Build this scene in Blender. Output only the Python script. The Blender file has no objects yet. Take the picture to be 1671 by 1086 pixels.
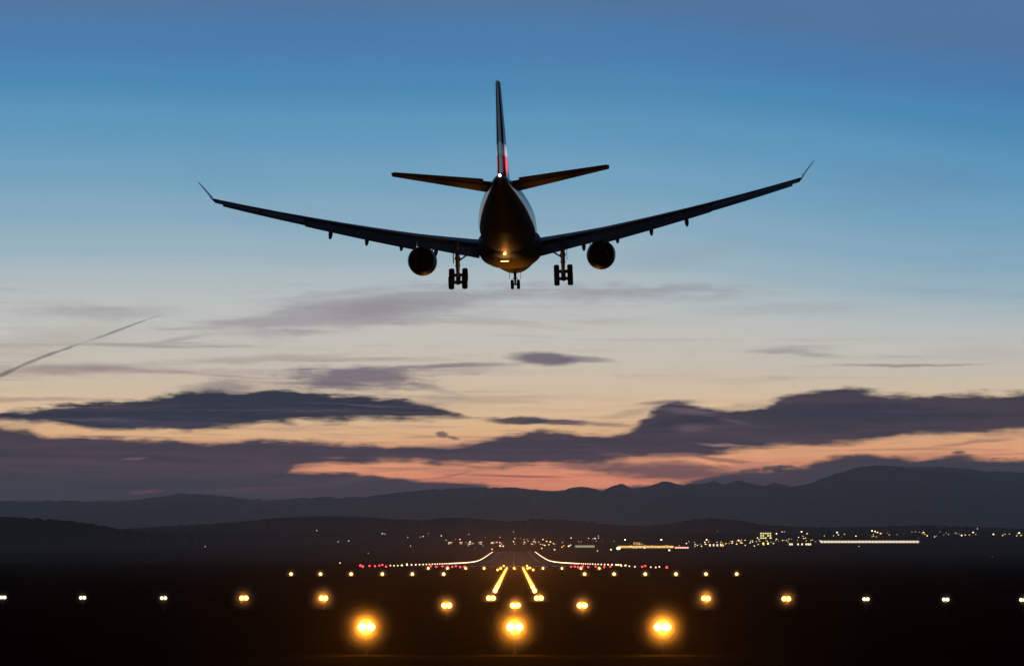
import bpy, bmesh, math, random
from mathutils import Vector, Matrix, noise
R = math.radians
random.seed(7)
S = bpy.context.scene
COL = S.collection

# ------------------------------------------------------------------ camera
F = 4177.5                       # focal length in photograph pixels (90 mm on a 36 mm sensor)
CAM = Vector((0, 0, 6.0))
TILT, YAW = R(4.885), R(0.0755)
cd = bpy.data.cameras.new('camera'); cam = bpy.data.objects.new('camera', cd); COL.objects.link(cam)
cd.lens = 90; cd.sensor_width = 36; cd.clip_start = 0.5; cd.clip_end = 200000
cam.location = CAM; cam.rotation_euler = (math.pi/2 + TILT, 0, YAW)
S.camera = cam
CM = cam.rotation_euler.to_matrix()
S.view_settings.view_transform = 'Standard'; S.view_settings.look = 'None'
S.view_settings.exposure = 0; S.view_settings.gamma = 1
S.cycles.use_denoising = True
S.cycles.volume_bounces = 1; S.cycles.max_bounces = 5
S.cycles.sample_clamp_indirect = 1.5
S.cycles.use_light_tree = True

def ray(px, py):
    return (CM @ Vector(((px-835.5)/F, -(py-543)/F, -1))).normalized()
def ae(px, py):
    d = ray(px, py)
    return math.degrees(math.atan2(d.x, d.y)), math.degrees(math.asin(d.z))
def at(px, py, Y):
    d = ray(px, py); return CAM + d*(Y/d.y)
def lin(c):
    return tuple(((v/255)/12.92 if v/255 <= .04045 else ((v/255+.055)/1.055)**2.4) for v in c)

# ------------------------------------------------------------------ dusk sky (world)
W = bpy.data.worlds.new('World'); S.world = W; W.use_nodes = True
nt = W.node_tree; nt.nodes.clear(); N = nt.nodes; L = nt.links
class V:
    def __init__(s, sock): s.s = sock
    def __add__(a, b): return mt('ADD', a, b)
    def __radd__(a, b): return mt('ADD', b, a)
    def __sub__(a, b): return mt('SUBTRACT', a, b)
    def __rsub__(a, b): return mt('SUBTRACT', b, a)
    def __mul__(a, b): return mt('MULTIPLY', a, b)
    def __rmul__(a, b): return mt('MULTIPLY', b, a)
    def __truediv__(a, b): return mt('DIVIDE', a, b)
def put(i, v):
    if isinstance(v, V): L.new(v.s, i)
    else: i.default_value = v
def mt(op, a, b=None, c=None, clamp=False):
    n = N.new('ShaderNodeMath'); n.operation = op; n.use_clamp = clamp
    put(n.inputs[0], a)
    if b is not None: put(n.inputs[1], b)
    if c is not None: put(n.inputs[2], c)
    return V(n.outputs[0])
def sm(x, a, b):                 # smoothstep of x from a to b
    n = N.new('ShaderNodeMapRange'); n.interpolation_type = 'SMOOTHSTEP'
    put(n.inputs[0], x); put(n.inputs[1], a); put(n.inputs[2], b)
    return V(n.outputs[0])
def comb(x, y, z=0.0):
    n = N.new('ShaderNodeCombineXYZ'); put(n.inputs[0], x); put(n.inputs[1], y); put(n.inputs[2], z); return V(n.outputs[0])
def nz(vec, scale, det=4, rough=.55, dist=0.0):
    n = N.new('ShaderNodeTexNoise'); put(n.inputs['Vector'], vec); n.inputs['Scale'].default_value = scale
    n.inputs['Detail'].default_value = det; n.inputs['Roughness'].default_value = rough
    n.inputs['Distortion'].default_value = dist
    return V(n.outputs[0]) - .5
def mix(f, a, b):
    n = N.new('ShaderNodeMix'); n.data_type = 'RGBA'
    put(n.inputs[0], f)
    for i, v in ((6, a), (7, b)):
        if isinstance(v, V): L.new(v.s, n.inputs[i])
        else: n.inputs[i].default_value = (*v, 1)
    return V(n.outputs[2])
def curve(x, pts, x0, x1, y0, y1):
    n = N.new('ShaderNodeFloatCurve'); put(n.inputs['Value'], (x - x0) * (1/(x1-x0)))
    c = n.mapping.curves[0]; pts = sorted(pts)
    q = [((p[0]-x0)/(x1-x0), (p[1]-y0)/(y1-y0)) for p in pts]
    q[0] = (max(q[0][0], 0), q[0][1]); q[-1] = (min(q[-1][0], 1), q[-1][1])
    c.points[0].location = q[0]; c.points[-1].location = q[-1]
    for p in q[1:-1]: c.points.new(*p)
    for p in c.points: p.handle_type = 'AUTO_CLAMPED'
    n.mapping.update()
    return V(n.outputs[0]) * (y1-y0) + y0

tc = N.new('ShaderNodeTexCoord'); sx = N.new('ShaderNodeSeparateXYZ'); L.new(tc.outputs['Generated'], sx.inputs[0])
X, Y, Z = (V(sx.outputs[i]) for i in range(3))
AZ = mt('ARCTAN2', X, Y) * 57.29578
EL = mt('ARCSINE', Z) * 57.29578
warpA = nz(comb(AZ*.35, EL*1.3, 3.1), 1.0, 3) * 2.4
warpE = nz(comb(AZ*.75, EL*1.9, 9.7), 1.0, 8, .62) * .42
A1 = AZ + warpA*.5
E1 = EL + warpE
fine = nz(comb(AZ*1.5, EL*6.0, 1.7), 1.0, 8, .66)
streak = nz(comb(AZ*.45, EL*7.0, 5.5), 1.0, 8, .66, .3)

# clear dusk sky: colour against elevation, bluer towards the right-hand side
grad = [(0,(80,118,162)),(60,(74,126,176)),(130,(76,140,184)),(210,(96,156,194)),(290,(118,168,197)),(350,(140,178,200)),
        (410,(160,188,202)),(460,(184,198,202)),(500,(200,204,202)),(545,(209,207,198)),(590,(216,207,191)),(630,(228,208,180)),
        (665,(245,212,170)),(700,(255,204,148)),(735,(262,186,130)),(765,(286,182,124)),(790,(275,158,112)),(830,(150,86,84)),(880,(70,55,66))]
rp = N.new('ShaderNodeValToRGB'); cr = rp.color_ramp; cr.interpolation = 'EASE'
ELMAX = 40.0
st = [((ae(835, y)[1])/ELMAX, lin(c)) for y, c in grad] + [(24/ELMAX, lin((44,62,100))), (17.5/ELMAX, lin((66,106,156))), (1.0, lin((18,22,36)))]
st.sort()
cr.elements[0].position = st[0][0]; cr.elements[0].color = (*st[0][1], 1)
cr.elements[1].position = st[-1][0]; cr.elements[1].color = (*st[-1][1], 1)
for p, c in st[1:-1]:
    e = cr.elements.new(p); e.color = (*c, 1)
right = sm(AZ, 1.0, 13.0)
EG = EL + right * 1.2 * sm(EL, 3.2, 6.0) + nz(comb(AZ*.09, EL*.3, 2.0), 1.0, 3)*.7
L.new((EG * (1/ELMAX)).s, rp.inputs[0])
c = V(rp.outputs[0])
# warmer pool of light low over the runway
pool = sm(mt('ABSOLUTE', AZ+.5), 11.0, 1.0) * sm(EL, 6.0, 3.2)
c = mix(pool*.10, c, lin((250,206,158)))
# thin mauve veil in the upper corners
veil = sm(nz(comb(AZ*.12, EL*.32, 7.0), 1.0, 4)*1.0 + (EL-9.5)*.05, .0, .25)
c = mix(veil*.18, c, lin((90,132,172)))

def band(c, top, bot, col, op=1.0, soft=.10, nk=.12, col2=None, st=.35):
    et = curve(A1, [ae(*p) for p in top], -14, 14, 0, 13)
    eb = curve(A1, [ae(*p) for p in bot], -14, 14, 0, 13)
    m1 = sm((et - E1) + (fine+streak*1.3)*nk*3.2, -soft*1.5, soft*1.5)
    m2 = sm((E1 - eb) + (fine*.5+streak*1.3)*nk*4.5, -soft*2.2, soft*2.2)
    body = mix(sm(streak, -.16, .18), lin(col), lin(col2 or col))
    m = m1 * m2 * (op if isinstance(op, V) else op)
    return mix(m * (1.0 - st*.5 + streak*st), c, body)
def blob(c, px, py, rx, ry, tilt, op, col, soft=.7, nk=.9, warp=1.0):
    a0, e0 = ae(px, py); k = 1/73.0
    ca, sa = math.cos(R(tilt)), math.sin(R(tilt))
    da = (AZ + warpA*(.25*warp)) - a0; de = (EL + warpE*(.5*warp)) - e0
    u = (da*ca + de*sa) * (1/(rx*k)); v = (de*ca - da*sa) * (1/(ry*k))
    r = mt('SQRT', u*u + v*v) + (fine + streak*.8)*nk
    return mix(sm(r, 1.0, 1.0-soft) * op, c, lin(col))

# thin layered streaks all through the lower sky
st1 = nz(comb(AZ*.16 + EL*.10, EL*3.4, 21.0), 1.0, 7, .62, .4)
lay = sm(st1, .02, .17) * sm(EL, 1.8, 2.6) * sm(EL, 6.6, 4.4) * sm(AZ + warpA*2.0, 6.5, -4.0)
c = mix(lay*.52, c, lin((136,114,124)))
st2 = nz(comb(AZ*.13, EL*4.6, 33.0), 1.0, 7, .62, .3)
lay = sm(st2, .05, .20) * sm(EL, 2.0, 3.0) * sm(EL, 7.5, 5.5)
c = mix(lay*.30, c, lin((150,132,138)))
# faint high veils
c = blob(c, 150, 508, 170, 22, 0, .40, (150,148,152), .9, 1.2)
c = blob(c, 60, 560, 200, 30, 8, .32, (176,160,152), .9, 1.2)
c = blob(c, 1480, 300, 230, 60, 3, .22, (112,136,170), 1.0, 1.4)
c = blob(c, 1120, 415, 190, 30, 8, .22, (140,150,172), 1.0, 1.4)
c = blob(c, 1290, 505, 260, 16, 1, .26, (160,158,162), 1.0, 1.5)
c = band(c, [(330,528),(400,512),(460,502),(550,490),(640,474),(700,467),(760,470),(900,470),(1000,466),(1160,468),(1230,474)],
            [(330,530),(400,538),(460,540),(550,532),(640,524),(720,512),(760,498),(850,488),(1000,487),(1160,480),(1230,474)],
         (142,134,144), .85, .11, .14, (156,150,158), .6)
c = blob(c, 620, 500, 130, 22, 6, .38, (128,118,132), .9, 1.2)
c = blob(c, 560, 478, 170, 9, 7, .35, (150,148,158), .95, 1.2)
c = blob(c, 300, 552, 70, 6, 9, .45, (150,136,138), .9, .8)
c = blob(c, 1290, 570, 95, 8, 0, .50, (140,126,132), .9, 1.3)
c = blob(c, 1330, 578, 50, 6, -4, .45, (134,120,126), .9, 1.1)
c = blob(c, 1480, 596, 200, 3.6, 0, .62, (140,120,122), .8, .5)
c = blob(c, 1620, 575, 130, 22, 0, .25, (190,168,158), 1.0, 1.4)
c = blob(c, 1270, 615, 50, 5, 0, .30, (186,160,150), 1.0, 1.0)
# brownish streaks on the left
c = blob(c, 90, 604, 190, 17, 2, .62, (150,128,130), .8, 1.2)
c = blob(c, 420, 586, 240, 9, 3, .42, (162,144,146), .9, 1.2)
c = blob(c, 400, 606, 180, 9, 0, .35, (170,150,148), .9, 1.2)
c = blob(c, 360, 632, 90, 17, 3, .62, (126,112,124), .8, 1.1)
c = blob(c, 60, 652, 180, 6, 1, .50, (160,130,124), .8, .9)
c = blob(c, 590, 618, 175, 27, 1, .85, (108,96,116), .75, 1.3)
c = blob(c, 690, 628, 110, 10, -14, .38, (132,112,122), .9, 1.0)
c = blob(c, 640, 655, 190, 8, -3, .42, (150,122,124), .9, 1.0)
# lens cloud with its long thin tails
c = blob(c, 720, 598, 150, 6, 2, .80, (138,122,130), .8, .8)
c = blob(c, 770, 604, 90, 10, 4, .35, (150,134,138), .9, 1.0)
c = blob(c, 886, 585, 72, 14, -3, .86, (102,90,108), .55, .55, .5)
c = blob(c, 945, 588, 70, 7, -2, .60, (112,100,116), .7, .7)
c = blob(c, 900, 668, 260, 7, 0, .22, (196,158,136), 1.0, 1.2)
# dark blue bank on the left
c = band(c, [(-120,678),(0,672),(100,664),(200,655),(270,641),(300,637),(400,637),(500,640),(600,646),(680,654),(720,666),(765,682)],
            [(-120,680),(0,682),(100,692),(200,698),(300,698),(400,693),(500,688),(600,686),(700,685),(765,683)],
         (24,32,52), 1.0, .045, .07, (4,22,46), .03)
c = blob(c, 250, 690, 150, 9, 0, .45, (74,66,84), .8, .8)
c = blob(c, 845, 685, 72, 8, 0, .92, (44,40,62), .6, .9, .9)
c = blob(c, 905, 689, 70, 6, -2, .85, (52,46,66), .6, .9, .9)
c = blob(c, 960, 692, 110, 5, -1, .60, (112,90,98), .7, .8)
c = blob(c, 724, 709, 15, 6, -6, .80, (96,56,66), .6, 1.0, .8)
c = blob(c, 742, 714, 16, 3.5, -14, .7, (96,56,66), .7, .8, .8)
c = blob(c, 690, 712, 60, 3, 0, .40, (170,116,104), .8, .5)
c = blob(c, 470, 700, 120, 5, 0, .30, (200,140,116), .9, .9)
c = blob(c, 1120, 688, 130, 16, 12, .8, (92,74,86), .8, 1.2)
c = blob(c, 1095, 657, 70, 6, 3, .7, (100,84,92), .8, 1.4)
c = blob(c, 1210, 662, 70, 6, 3, .45, (170,140,124), .8, 1.2)
c = blob(c, 600, 661, 150, 3.4, -2, .55, (96,84,98), .9, .9)
c = blob(c, 150, 684, 160, 4, 0, .45, (110,92,104), .9, .9)
c = blob(c, 1040, 672, 80, 9, 10, .45, (168,136,124), .9, 1.1)
# great mid bank
c = band(c, [(-120,688),(0,693),(60,700),(95,712),(200,717),(300,722),(370,727),(420,719),(500,718),(600,723),(700,726),(780,723),(830,711),(880,704),
             (940,708),(1000,706),(1035,694),(1065,678),(1090,664),(1120,657),(1150,664),(1200,670),(1235,666),(1270,652),(1300,642),(1345,635),(1400,636),(1440,643),(1540,644),(1671,641),(1850,640)],
            [(-120,800),(430,800),(455,778),(470,764),(540,752),(600,752),(700,757),(800,757),(900,757),(980,753),(1040,748),(1100,748),(1216,732),(1274,727),(1332,725),(1394,719),(1464,712),(1549,709),(1618,706),(1671,700),(1850,690)],
         (50,38,54), 1.0, .05, .06, (28,30,50), .05)
c = blob(c, 1400, 672, 210, 26, 0, .60, (30,36,62), .9, .8)
c = blob(c, 840, 728, 240, 12, 0, .4, (40,36,56), .9, .9)
c = blob(c, 1130, 672, 70, 9, -5, .55, (122,100,110), .8, .8)
c = blob(c, 1195, 688, 34, 6, -8, .35, (118,98,112), .9, 1.0)
c = blob(c, 1125, 698, 40, 9, 0, .4, (122,98,108), .9, 1.1)
c = blob(c, 1180, 725, 56, 3.8, -3, .6, (196,150,138), .9, 1.1, .8)
c = blob(c, 1010, 740, 60, 4, 0, .45, (138,96,98), .8, .5)
c = blob(c, 580, 726, 30, 2.5, 0, .55, (150,120,122), .8, .4, .3)
c = blob(c, 217, 747, 34, 3.4, 0, .6, (140,104,106), .9, 1.1, .8)
c = blob(c, 90, 752, 150, 9, 0, .35, (92,62,72), .9, .7)
c = blob(c, 320, 765, 220, 18, 0, .40, (88,62,72), .9, .7)
c = blob(c, 245, 803, 50, 8, 4, .60, (140,74,72), .8, .5, .3)
c = blob(c, 380, 797, 90, 7, 2, .34, (108,62,68), .9, .6)
st3 = nz(comb(AZ*.22 - EL*.25, EL*5.2, 44.0), 1.0, 7, .64, .4)
low = sm(EL, 3.0, 2.4) * sm(EL, 1.2, 1.7)
c = mix(low*sm(st3, .0, .16)*.38, c, lin((110,62,76)))
c = mix(low*sm(st3, -.06, -.22)*.30, c, lin((176,112,104)))
c = mix(sm(EL, 3.9, 3.0)*sm(EL, 2.0, 2.6)*sm(st2, -.02, -.2)*.22, c, lin((150,108,116)))
# mauve underside with streaks inside the lower gap
c = blob(c, 840, 776, 120, 3.2, -1, .70, (150,70,70), .8, .5, .4)
c = blob(c, 745, 773, 50, 3.2, 12, .50, (170,92,82), .8, .5, .4)
c = blob(c, 660, 764, 80, 3.0, 0, .40, (206,122,100), .8, .5, .4)
c = blob(c, 1090, 768, 190, 22, -2, .86, (92,60,70), .8, 1.2)
c = blob(c, 960, 760, 110, 9, 2, .6, (110,70,76), .8, 1.1)
c = blob(c, 1190, 750, 120, 5, -8, .60, (96,62,72), .8, .8)
c = blob(c, 1130, 757, 60, 4, 2, .6, (206,136,116), .9, .9)
c = blob(c, 1240, 757, 46, 4.5, 2, .75, (236,160,130), .9, .9)
c = blob(c, 1100, 742, 80, 5, 3, .55, (196,128,112), .8, .8)
c = blob(c, 1230, 762, 60, 7, 2, .60, (230,150,122), .8, .7)
c = blob(c, 1300, 738, 70, 6, 2, .30, (240,160,126), .8, .7)
c = blob(c, 1567, 737, 15, 4.5, 0, .8, (74,44,56), .7, .9, .9)
c = blob(c, 1574, 742, 30, 3, 0, .7, (84,52,62), .7, .7, .6)
c = blob(c, 1590, 721, 90, 5, 5, .55, (140,96,98), .8, .8)
# low bank behind the mountains
c = band(c, [(-120,772),(300,768),(400,766),(470,770),(560,773),(640,777),(700,783),(750,789),(800,797),(860,800),(920,802),(960,798),(1010,792),(1100,786),(1200,772),(1290,762),(1345,752),(1400,743),(1470,747),(1520,750),(1564,744),(1620,750),(1671,750),(1850,750)],
            [(-120,960),(840,960),(1850,960)],
         (62,48,58), 1.0, .05, .06, (42,36,50), .02)
# the half of the sky behind the camera and near the zenith is already night-blue
back = sm(mt('ABSOLUTE', AZ), 25.0, 95.0)
c = mix(back, c, lin((15,17,27)))
c = blob(c, 120, 806, 420, 40, 0, .6, (44,40,54), .9, .8)
c = blob(c, 300, 772, 260, 10, 1, .4, (84,54,66), .9, 1.1)
c = blob(c, 245, 803, 50, 7, 4, .6, (124,66,68), .9, .9)
c = blob(c, 400, 797, 110, 6, 2, .4, (98,58,66), .9, 1.0)
c = blob(c, 560, 785, 90, 6, 6, .4, (98,64,72), .9, 1.0)
c = blob(c, 1560, 772, 300, 30, 0, .85, (32,36,50), .9, .9)
c = blob(c, 640, 800, 260, 22, 0, .5, (48,40,50), .9, .9)
c = mix(sm(EL, 0.0, -1.5), c, lin((12,10,14)))
bg = N.new('ShaderNodeBackground'); L.new(c.s, bg.inputs[0]); bg.inputs[1].default_value = 1.0
wo = N.new('ShaderNodeOutputWorld'); L.new(bg.outputs[0], wo.inputs[0])
W.cycles.sampling_method = 'MANUAL'; W.cycles.sample_map_resolution = 1024

# ------------------------------------------------------------------ materials
def material(name, base, rough=.6, metal=0.0, vary=0.0, scale=5.0, emis=None, estr=0.0, coat=0.0, bump=0.0, spec=.5):
    m = bpy.data.materials.new(name); m.use_nodes = True
    t = m.node_tree; b = t.nodes['Principled BSDF']
    b.inputs['Base Color'].default_value = (*base, 1); b.inputs['Roughness'].default_value = rough
    b.inputs['Metallic'].default_value = metal; b.inputs['Specular IOR Level'].default_value = spec; b.inputs['Coat Weight'].default_value = coat
    if vary or bump:
        co = t.nodes.new('ShaderNodeTexCoord'); n = t.nodes.new('ShaderNodeTexNoise')
        n.inputs['Scale'].default_value = scale; n.inputs['Detail'].default_value = 6
        t.links.new(co.outputs['Object'], n.inputs['Vector'])
        r = t.nodes.new('ShaderNodeValToRGB')
        r.color_ramp.elements[0].position = .3; r.color_ramp.elements[1].position = .7
        r.color_ramp.elements[0].color = (*[v*(1-vary) for v in base], 1)
        r.color_ramp.elements[1].color = (*[min(1, v*(1+vary)) for v in base], 1)
        t.links.new(n.outputs[0], r.inputs[0]); t.links.new(r.outputs[0], b.inputs['Base Color'])
        if bump:
            bp = t.nodes.new('ShaderNodeBump'); bp.inputs['Strength'].default_value = bump
            t.links.new(n.outputs[0], bp.inputs['Height']); t.links.new(bp.outputs[0], b.inputs['Normal'])
    if emis:
        b.inputs['Emission Color'].default_value = (*emis, 1); b.inputs['Emission Strength'].default_value = estr
        m.cycles.emission_sampling = 'NONE'
    return m
AMBER = (1.0, .46, .08); WARM = (1.0, .72, .38); WHITE = (1.0, .88, .70); REDL = (1.0, .05, .06)
M = dict(
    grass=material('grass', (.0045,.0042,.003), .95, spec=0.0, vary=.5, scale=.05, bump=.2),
    hill=material('hill_forest', (.016,.020,.014), .95, spec=0.0, vary=.4, scale=.004),
    rock=material('mountain_rock', (.075,.05,.05), .95, spec=0.0, vary=.3, scale=.0008),
    asphalt=material('asphalt', (.02,.02,.021), .9, spec=.1, vary=.25, scale=.08),
    paint=material('road_paint', (.7,.7,.68), .7, vary=.15, scale=.3),
    white=material('aircraft_white', (.62,.63,.65), .28, vary=.04, scale=.4, coat=.3),
    unlit_navy=material('tail_unlit_blue', (.05,.08,.16), .4, vary=.08, scale=1.0),  # unlit tone of the upper fin, put into the colour
    belly=material('belly_shade_dark', (.05,.05,.055), .6, spec=.3, vary=.3, scale=.9),  # underside shade put into the colour of a white body
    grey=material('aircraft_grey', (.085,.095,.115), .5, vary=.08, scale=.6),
    dgrey=material('aircraft_dark_grey', (.09,.10,.11), .45, vary=.15, scale=1.5),
    red=material('tail_red', (.62,.03,.04), .32, coat=.3, vary=.05, scale=1.0),
    metal=material('gear_metal', (.28,.28,.29), .4, .7, vary=.2, scale=4),
    rubber=material('tyre_rubber', (.02,.02,.02), .85, vary=.3, scale=8),
    hot=material('exhaust_metal', (.12,.10,.09), .4, .9, vary=.3, scale=3),
    steel=material('lamp_steel', (.035,.033,.03), .6, .3, vary=.2, scale=9),
    wall=material('building_wall', (.20,.19,.18), .8, vary=.2, scale=.1),
    dwall=material('house_wall', (.16,.15,.14), .85, vary=.2, scale=.2),
    roof=material('building_roof', (.06,.055,.055), .8, vary=.2, scale=.1),
    leaf=material('tree_leaves', (.03,.042,.02), .9, spec=0.0, vary=.4, scale=.3),
    bark=material('tree_bark', (.06,.045,.035), .9, vary=.3, scale=2),
)
for nm, col, s in (('amber_bright', AMBER, 11), ('amber', AMBER, 4.5), ('warm', (1,.62,.24), 4), ('white', (1,.72,.40), 3), ('edge', (1,.60,.34), 4.5),
                   ('red', REDL, 4), ('yellow', (1,.72,.20), 2.6), ('faint', (.9,.80,.74), 1.0), ('pale', (1,.70,.36), 2.3), ('orange', (1,.42,.10), 2.6),
                   ('pinkish', (1,.40,.30), 3), ('greenish', (.7,.8,.45), 2.5), ('endred', (1,.08,.10), 1.1), ('mast', (1,.76,.44), 4.5)):
    M['L_'+nm] = material('glow_'+nm, (.1,.1,.1), .4, emis=col, estr=s)

# ------------------------------------------------------------------ helpers
def tag(o, label, cat, group=None, kind=None):
    if label: o['label'] = label
    if cat: o['category'] = cat
    if group: o['group'] = group
    if kind: o['kind'] = kind
    return o
def empty(name, loc, rot=(0,0,0)):
    o = bpy.data.objects.new(name, None); COL.objects.link(o); o.location = loc; o.rotation_euler = rot
    o.empty_display_size = .2
    return o
def link(name, me, parent=None, loc=None, rot=None):
    o = bpy.data.objects.new(name, me); COL.objects.link(o); o.parent = parent
    if loc is not None: o.location = loc
    if rot is not None: o.rotation_euler = rot
    return o
def mesh(name, bm, mat, smooth=True):
    bmesh.ops.recalc_face_normals(bm, faces=bm.faces)
    me = bpy.data.meshes.new(name); bm.to_mesh(me); bm.free()
    for m_ in (mat if isinstance(mat, (list, tuple)) else [mat]): me.materials.append(m_)
    if smooth:
        me.polygons.foreach_set('use_smooth', [True]*len(me.polygons))
        me.set_sharp_from_angle(angle=R(40))
    return me
def box(bm, c, s, rot=None):
    g = bmesh.ops.create_cube(bm, size=1)['verts']
    for v in g:
        p = Vector((v.co.x*s[0], v.co.y*s[1], v.co.z*s[2]))
        if rot: p = rot @ p
        v.co = p + Vector(c)
    return g
def tube(bm, p0, p1, r0, r1=None, n=12, cap=True):
    p0, p1 = Vector(p0), Vector(p1); r1 = r0 if r1 is None else r1
    q = (p1-p0).to_track_quat('Z', 'Y').to_matrix()
    a = [bm.verts.new(p0 + q @ Vector((r0*math.cos(t), r0*math.sin(t), 0))) for t in [2*math.pi*i/n for i in range(n)]]
    b = [bm.verts.new(p1 + q @ Vector((r1*math.cos(t), r1*math.sin(t), 0))) for t in [2*math.pi*i/n for i in range(n)]]
    for i in range(n): bm.faces.new((a[i], a[(i+1)%n], b[(i+1)%n], b[i]))
    if cap: bm.faces.new(a[::-1]); bm.faces.new(b)
def loft(bm, rings, cap=True):
    vs = [[bm.verts.new(p) for p in r] for r in rings]
    n = len(vs[0])
    for a, b in zip(vs, vs[1:]):
        for i in range(n): bm.faces.new((a[i], a[(i+1)%n], b[(i+1)%n], b[i]))
    if cap: bm.faces.new(vs[0][::-1]); bm.faces.new(vs[-1])
def lathe_y(bm, prof, n=40, cap=False):           # (y, r) profile turned about the y axis
    loft(bm, [[(r*math.cos(2*math.pi*i/n), y, r*math.sin(2*math.pi*i/n)) for i in range(n)] for y, r in prof], cap)
def interp(pts, x):
    if x <= pts[0][0]: return pts[0][1]
    for (x0, y0), (x1, y1) in zip(pts, pts[1:]):
        if x <= x1:
            t = (x-x0)/(x1-x0); t = t*t*(3-2*t) if False else t
            return y0 + (y1-y0)*t
    return pts[-1][1]

# ------------------------------------------------------------------ ground
PROF = [(-3000,0),(950,0),(1050,.3),(1342,-.8),(1880,-2.7),(2400,-4.3),(2848,-5.3),(3200,-5.4),(3546,-4.6),(3900,-3.0),(4272,-1.0),(4800,2.2),(5528,6.2),
        (6200,17),(7200,34),(8500,58),(10000,84),(13000,118),(20000,140),(60000,160)]
def gz(x, d):
    z = interp(PROF, d)
    off = min(1, max(0, (abs(x)-140)/500)); 
    far = min(1, max(0, (d-2600)/1500))
    z += off*far*9*(noise.noise((x*.0011, d*.0007, 2.3)) + (.25 if x > 0 else 0))
    if d > 5600: z += min(1,(d-5600)/2500)*14*noise.noise((x*.0009, d*.0005, 7.7))
    return z
def ground():
    ds = [-2500,-1200,-500,-150] + [i*25 for i in range(0, 48)] + [1200+i*70 for i in range(0, 70)] + [6200+i*160 for i in range(0, 26)] + [10500,11500,13000,16000,20000,28000,40000,60000]
    ts = sorted(set([-1,-.8,-.62]+[i/60 for i in range(-32,33)]+[.62,.8,1]))
    bm = bmesh.new(); rows = []
    for d in ds:
        w = 700 + abs(d)*.75
        rows.append([bm.verts.new((t*w*1.3, d, gz(t*w*1.3, d))) for t in ts])
    for a, b in zip(rows, rows[1:]):
        for i in range(len(ts)-1): bm.faces.new((a[i], a[i+1], b[i+1], b[i]))
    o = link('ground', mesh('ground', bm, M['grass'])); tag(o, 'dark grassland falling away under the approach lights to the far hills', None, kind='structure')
ground()
def axis(d): return -d*2.5/F          # the runway's axis leans a hair to the left
def ribbon(name, x0, x1, d0, d1, lift, mat, step=60):
    bm = bmesh.new(); prev = None; n = max(1, int((d1-d0)/step))
    for i in range(n+1):
        d = d0+(d1-d0)*i/n; z = interp(PROF, d)+lift
        cur = (bm.verts.new((axis(d)+x0, d, z)), bm.verts.new((axis(d)+x1, d, z)))
        if prev: bm.faces.new((prev[0], prev[1], cur[1], cur[0]))
        prev = cur
    return mesh(name, bm, mat)
tag(link('runway', ribbon('runway', -52, 52, 1000, 5560, .06, M['asphalt'])), 'long asphalt runway dipping away between two lines of lights', None, kind='structure')
bm = bmesh.new()
def strip(x0, x1, d0, d1):
    pr = None; n = max(1, int((d1-d0)/60))
    for i in range(n+1):
        d = d0+(d1-d0)*i/n; z = interp(PROF, d)+.10
        cu = (bm.verts.new((axis(d)+x0, d, z)), bm.verts.new((axis(d)+x1, d, z)))
        if pr: bm.faces.new((pr[0], pr[1], cu[1], cu[0]))
        pr = cu
for k in range(-8, 8): strip(k*3.6+.9, k*3.6+2.7, 1012, 1042)
for i in range(70): strip(-.45, .45, 1080+i*60, 1110+i*60)
for s in (-1, 1): strip(s*30-.5, s*30+.5, 1012, 5500)
tag(link('runway_markings', mesh('runway_markings', bm, M['paint'])), 'white threshold bars and centreline dashes painted on the runway', None, kind='structure')

# hills and mountains: ridges with real depth
def ridge(name, pts, dist, depth, mat, label, rough, rfreq, rows=9, step=None, foot=-30, seed=0.0):
    bm = bmesh.new(); prev = None
    x0, x1 = pts[0][0], pts[-1][0]; step = step or 6; n = int((x1-x0)/step)
    for i in range(n+1):
        px = x0+(x1-x0)*i/n; py = interp(pts, px)
        p = at(px, py, dist)
        h = p.z + rough*sum(noise.noise((px*rfreq*k, seed, k))/k for k in (1, 2.3, 5.1))
        colv = []
        for j in range(-rows, rows+1):
            t = j/rows
            prof = (1-abs(t)**1.6)**1.1 if abs(t) < 1 else 0
            rr = 1 + .13*noise.noise((px*.013+seed, t*2.4, 4.0))*(1 if j else 0)
            zz = foot + (h-foot)*min(prof*rr, 1.0 if j == 0 else .985)
            dd = dist + t*depth
            colv.append(bm.verts.new((p.x*dd/dist, dd, zz)))
        if prev:
            for a, b, c2, d2 in zip(prev, prev[1:], colv[1:], colv): bm.faces.new((a, b, c2, d2))
        prev = colv
    return tag(link(name, mesh(name, bm, mat)), label, None, kind='structure')
ridge('mountains', [(-500,824),(-200,820),(0,816),(120,818),(220,815),(262,810),(300,804),(345,808),(430,815),(500,814),(560,812),(600,809),(640,805),(690,801),(735,797),(770,794),(800,796),(838,794),(870,798),(905,801),(925,797),(948,793),
        (965,796),(982,802),(1000,793),(1014,789),(1030,796),(1044,795),(1062,793),(1080,786),(1096,790),(1110,795),(1135,791),(1152,788),(1166,785),(1182,790),(1205,784),(1225,789),(1245,792),(1262,787),(1290,793),(1316,790),
        (1338,782),(1360,775),(1386,768),(1415,764),(1448,760),(1490,762),(1530,760),(1570,764),(1610,769),(1671,772),(1850,775),(2200,790)],
      28000, 6000, M['rock'], 'hazy blue-grey mountain range with a jagged crest under the sunset clouds', 17, .07, rows=10, step=4, foot=100)
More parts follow.
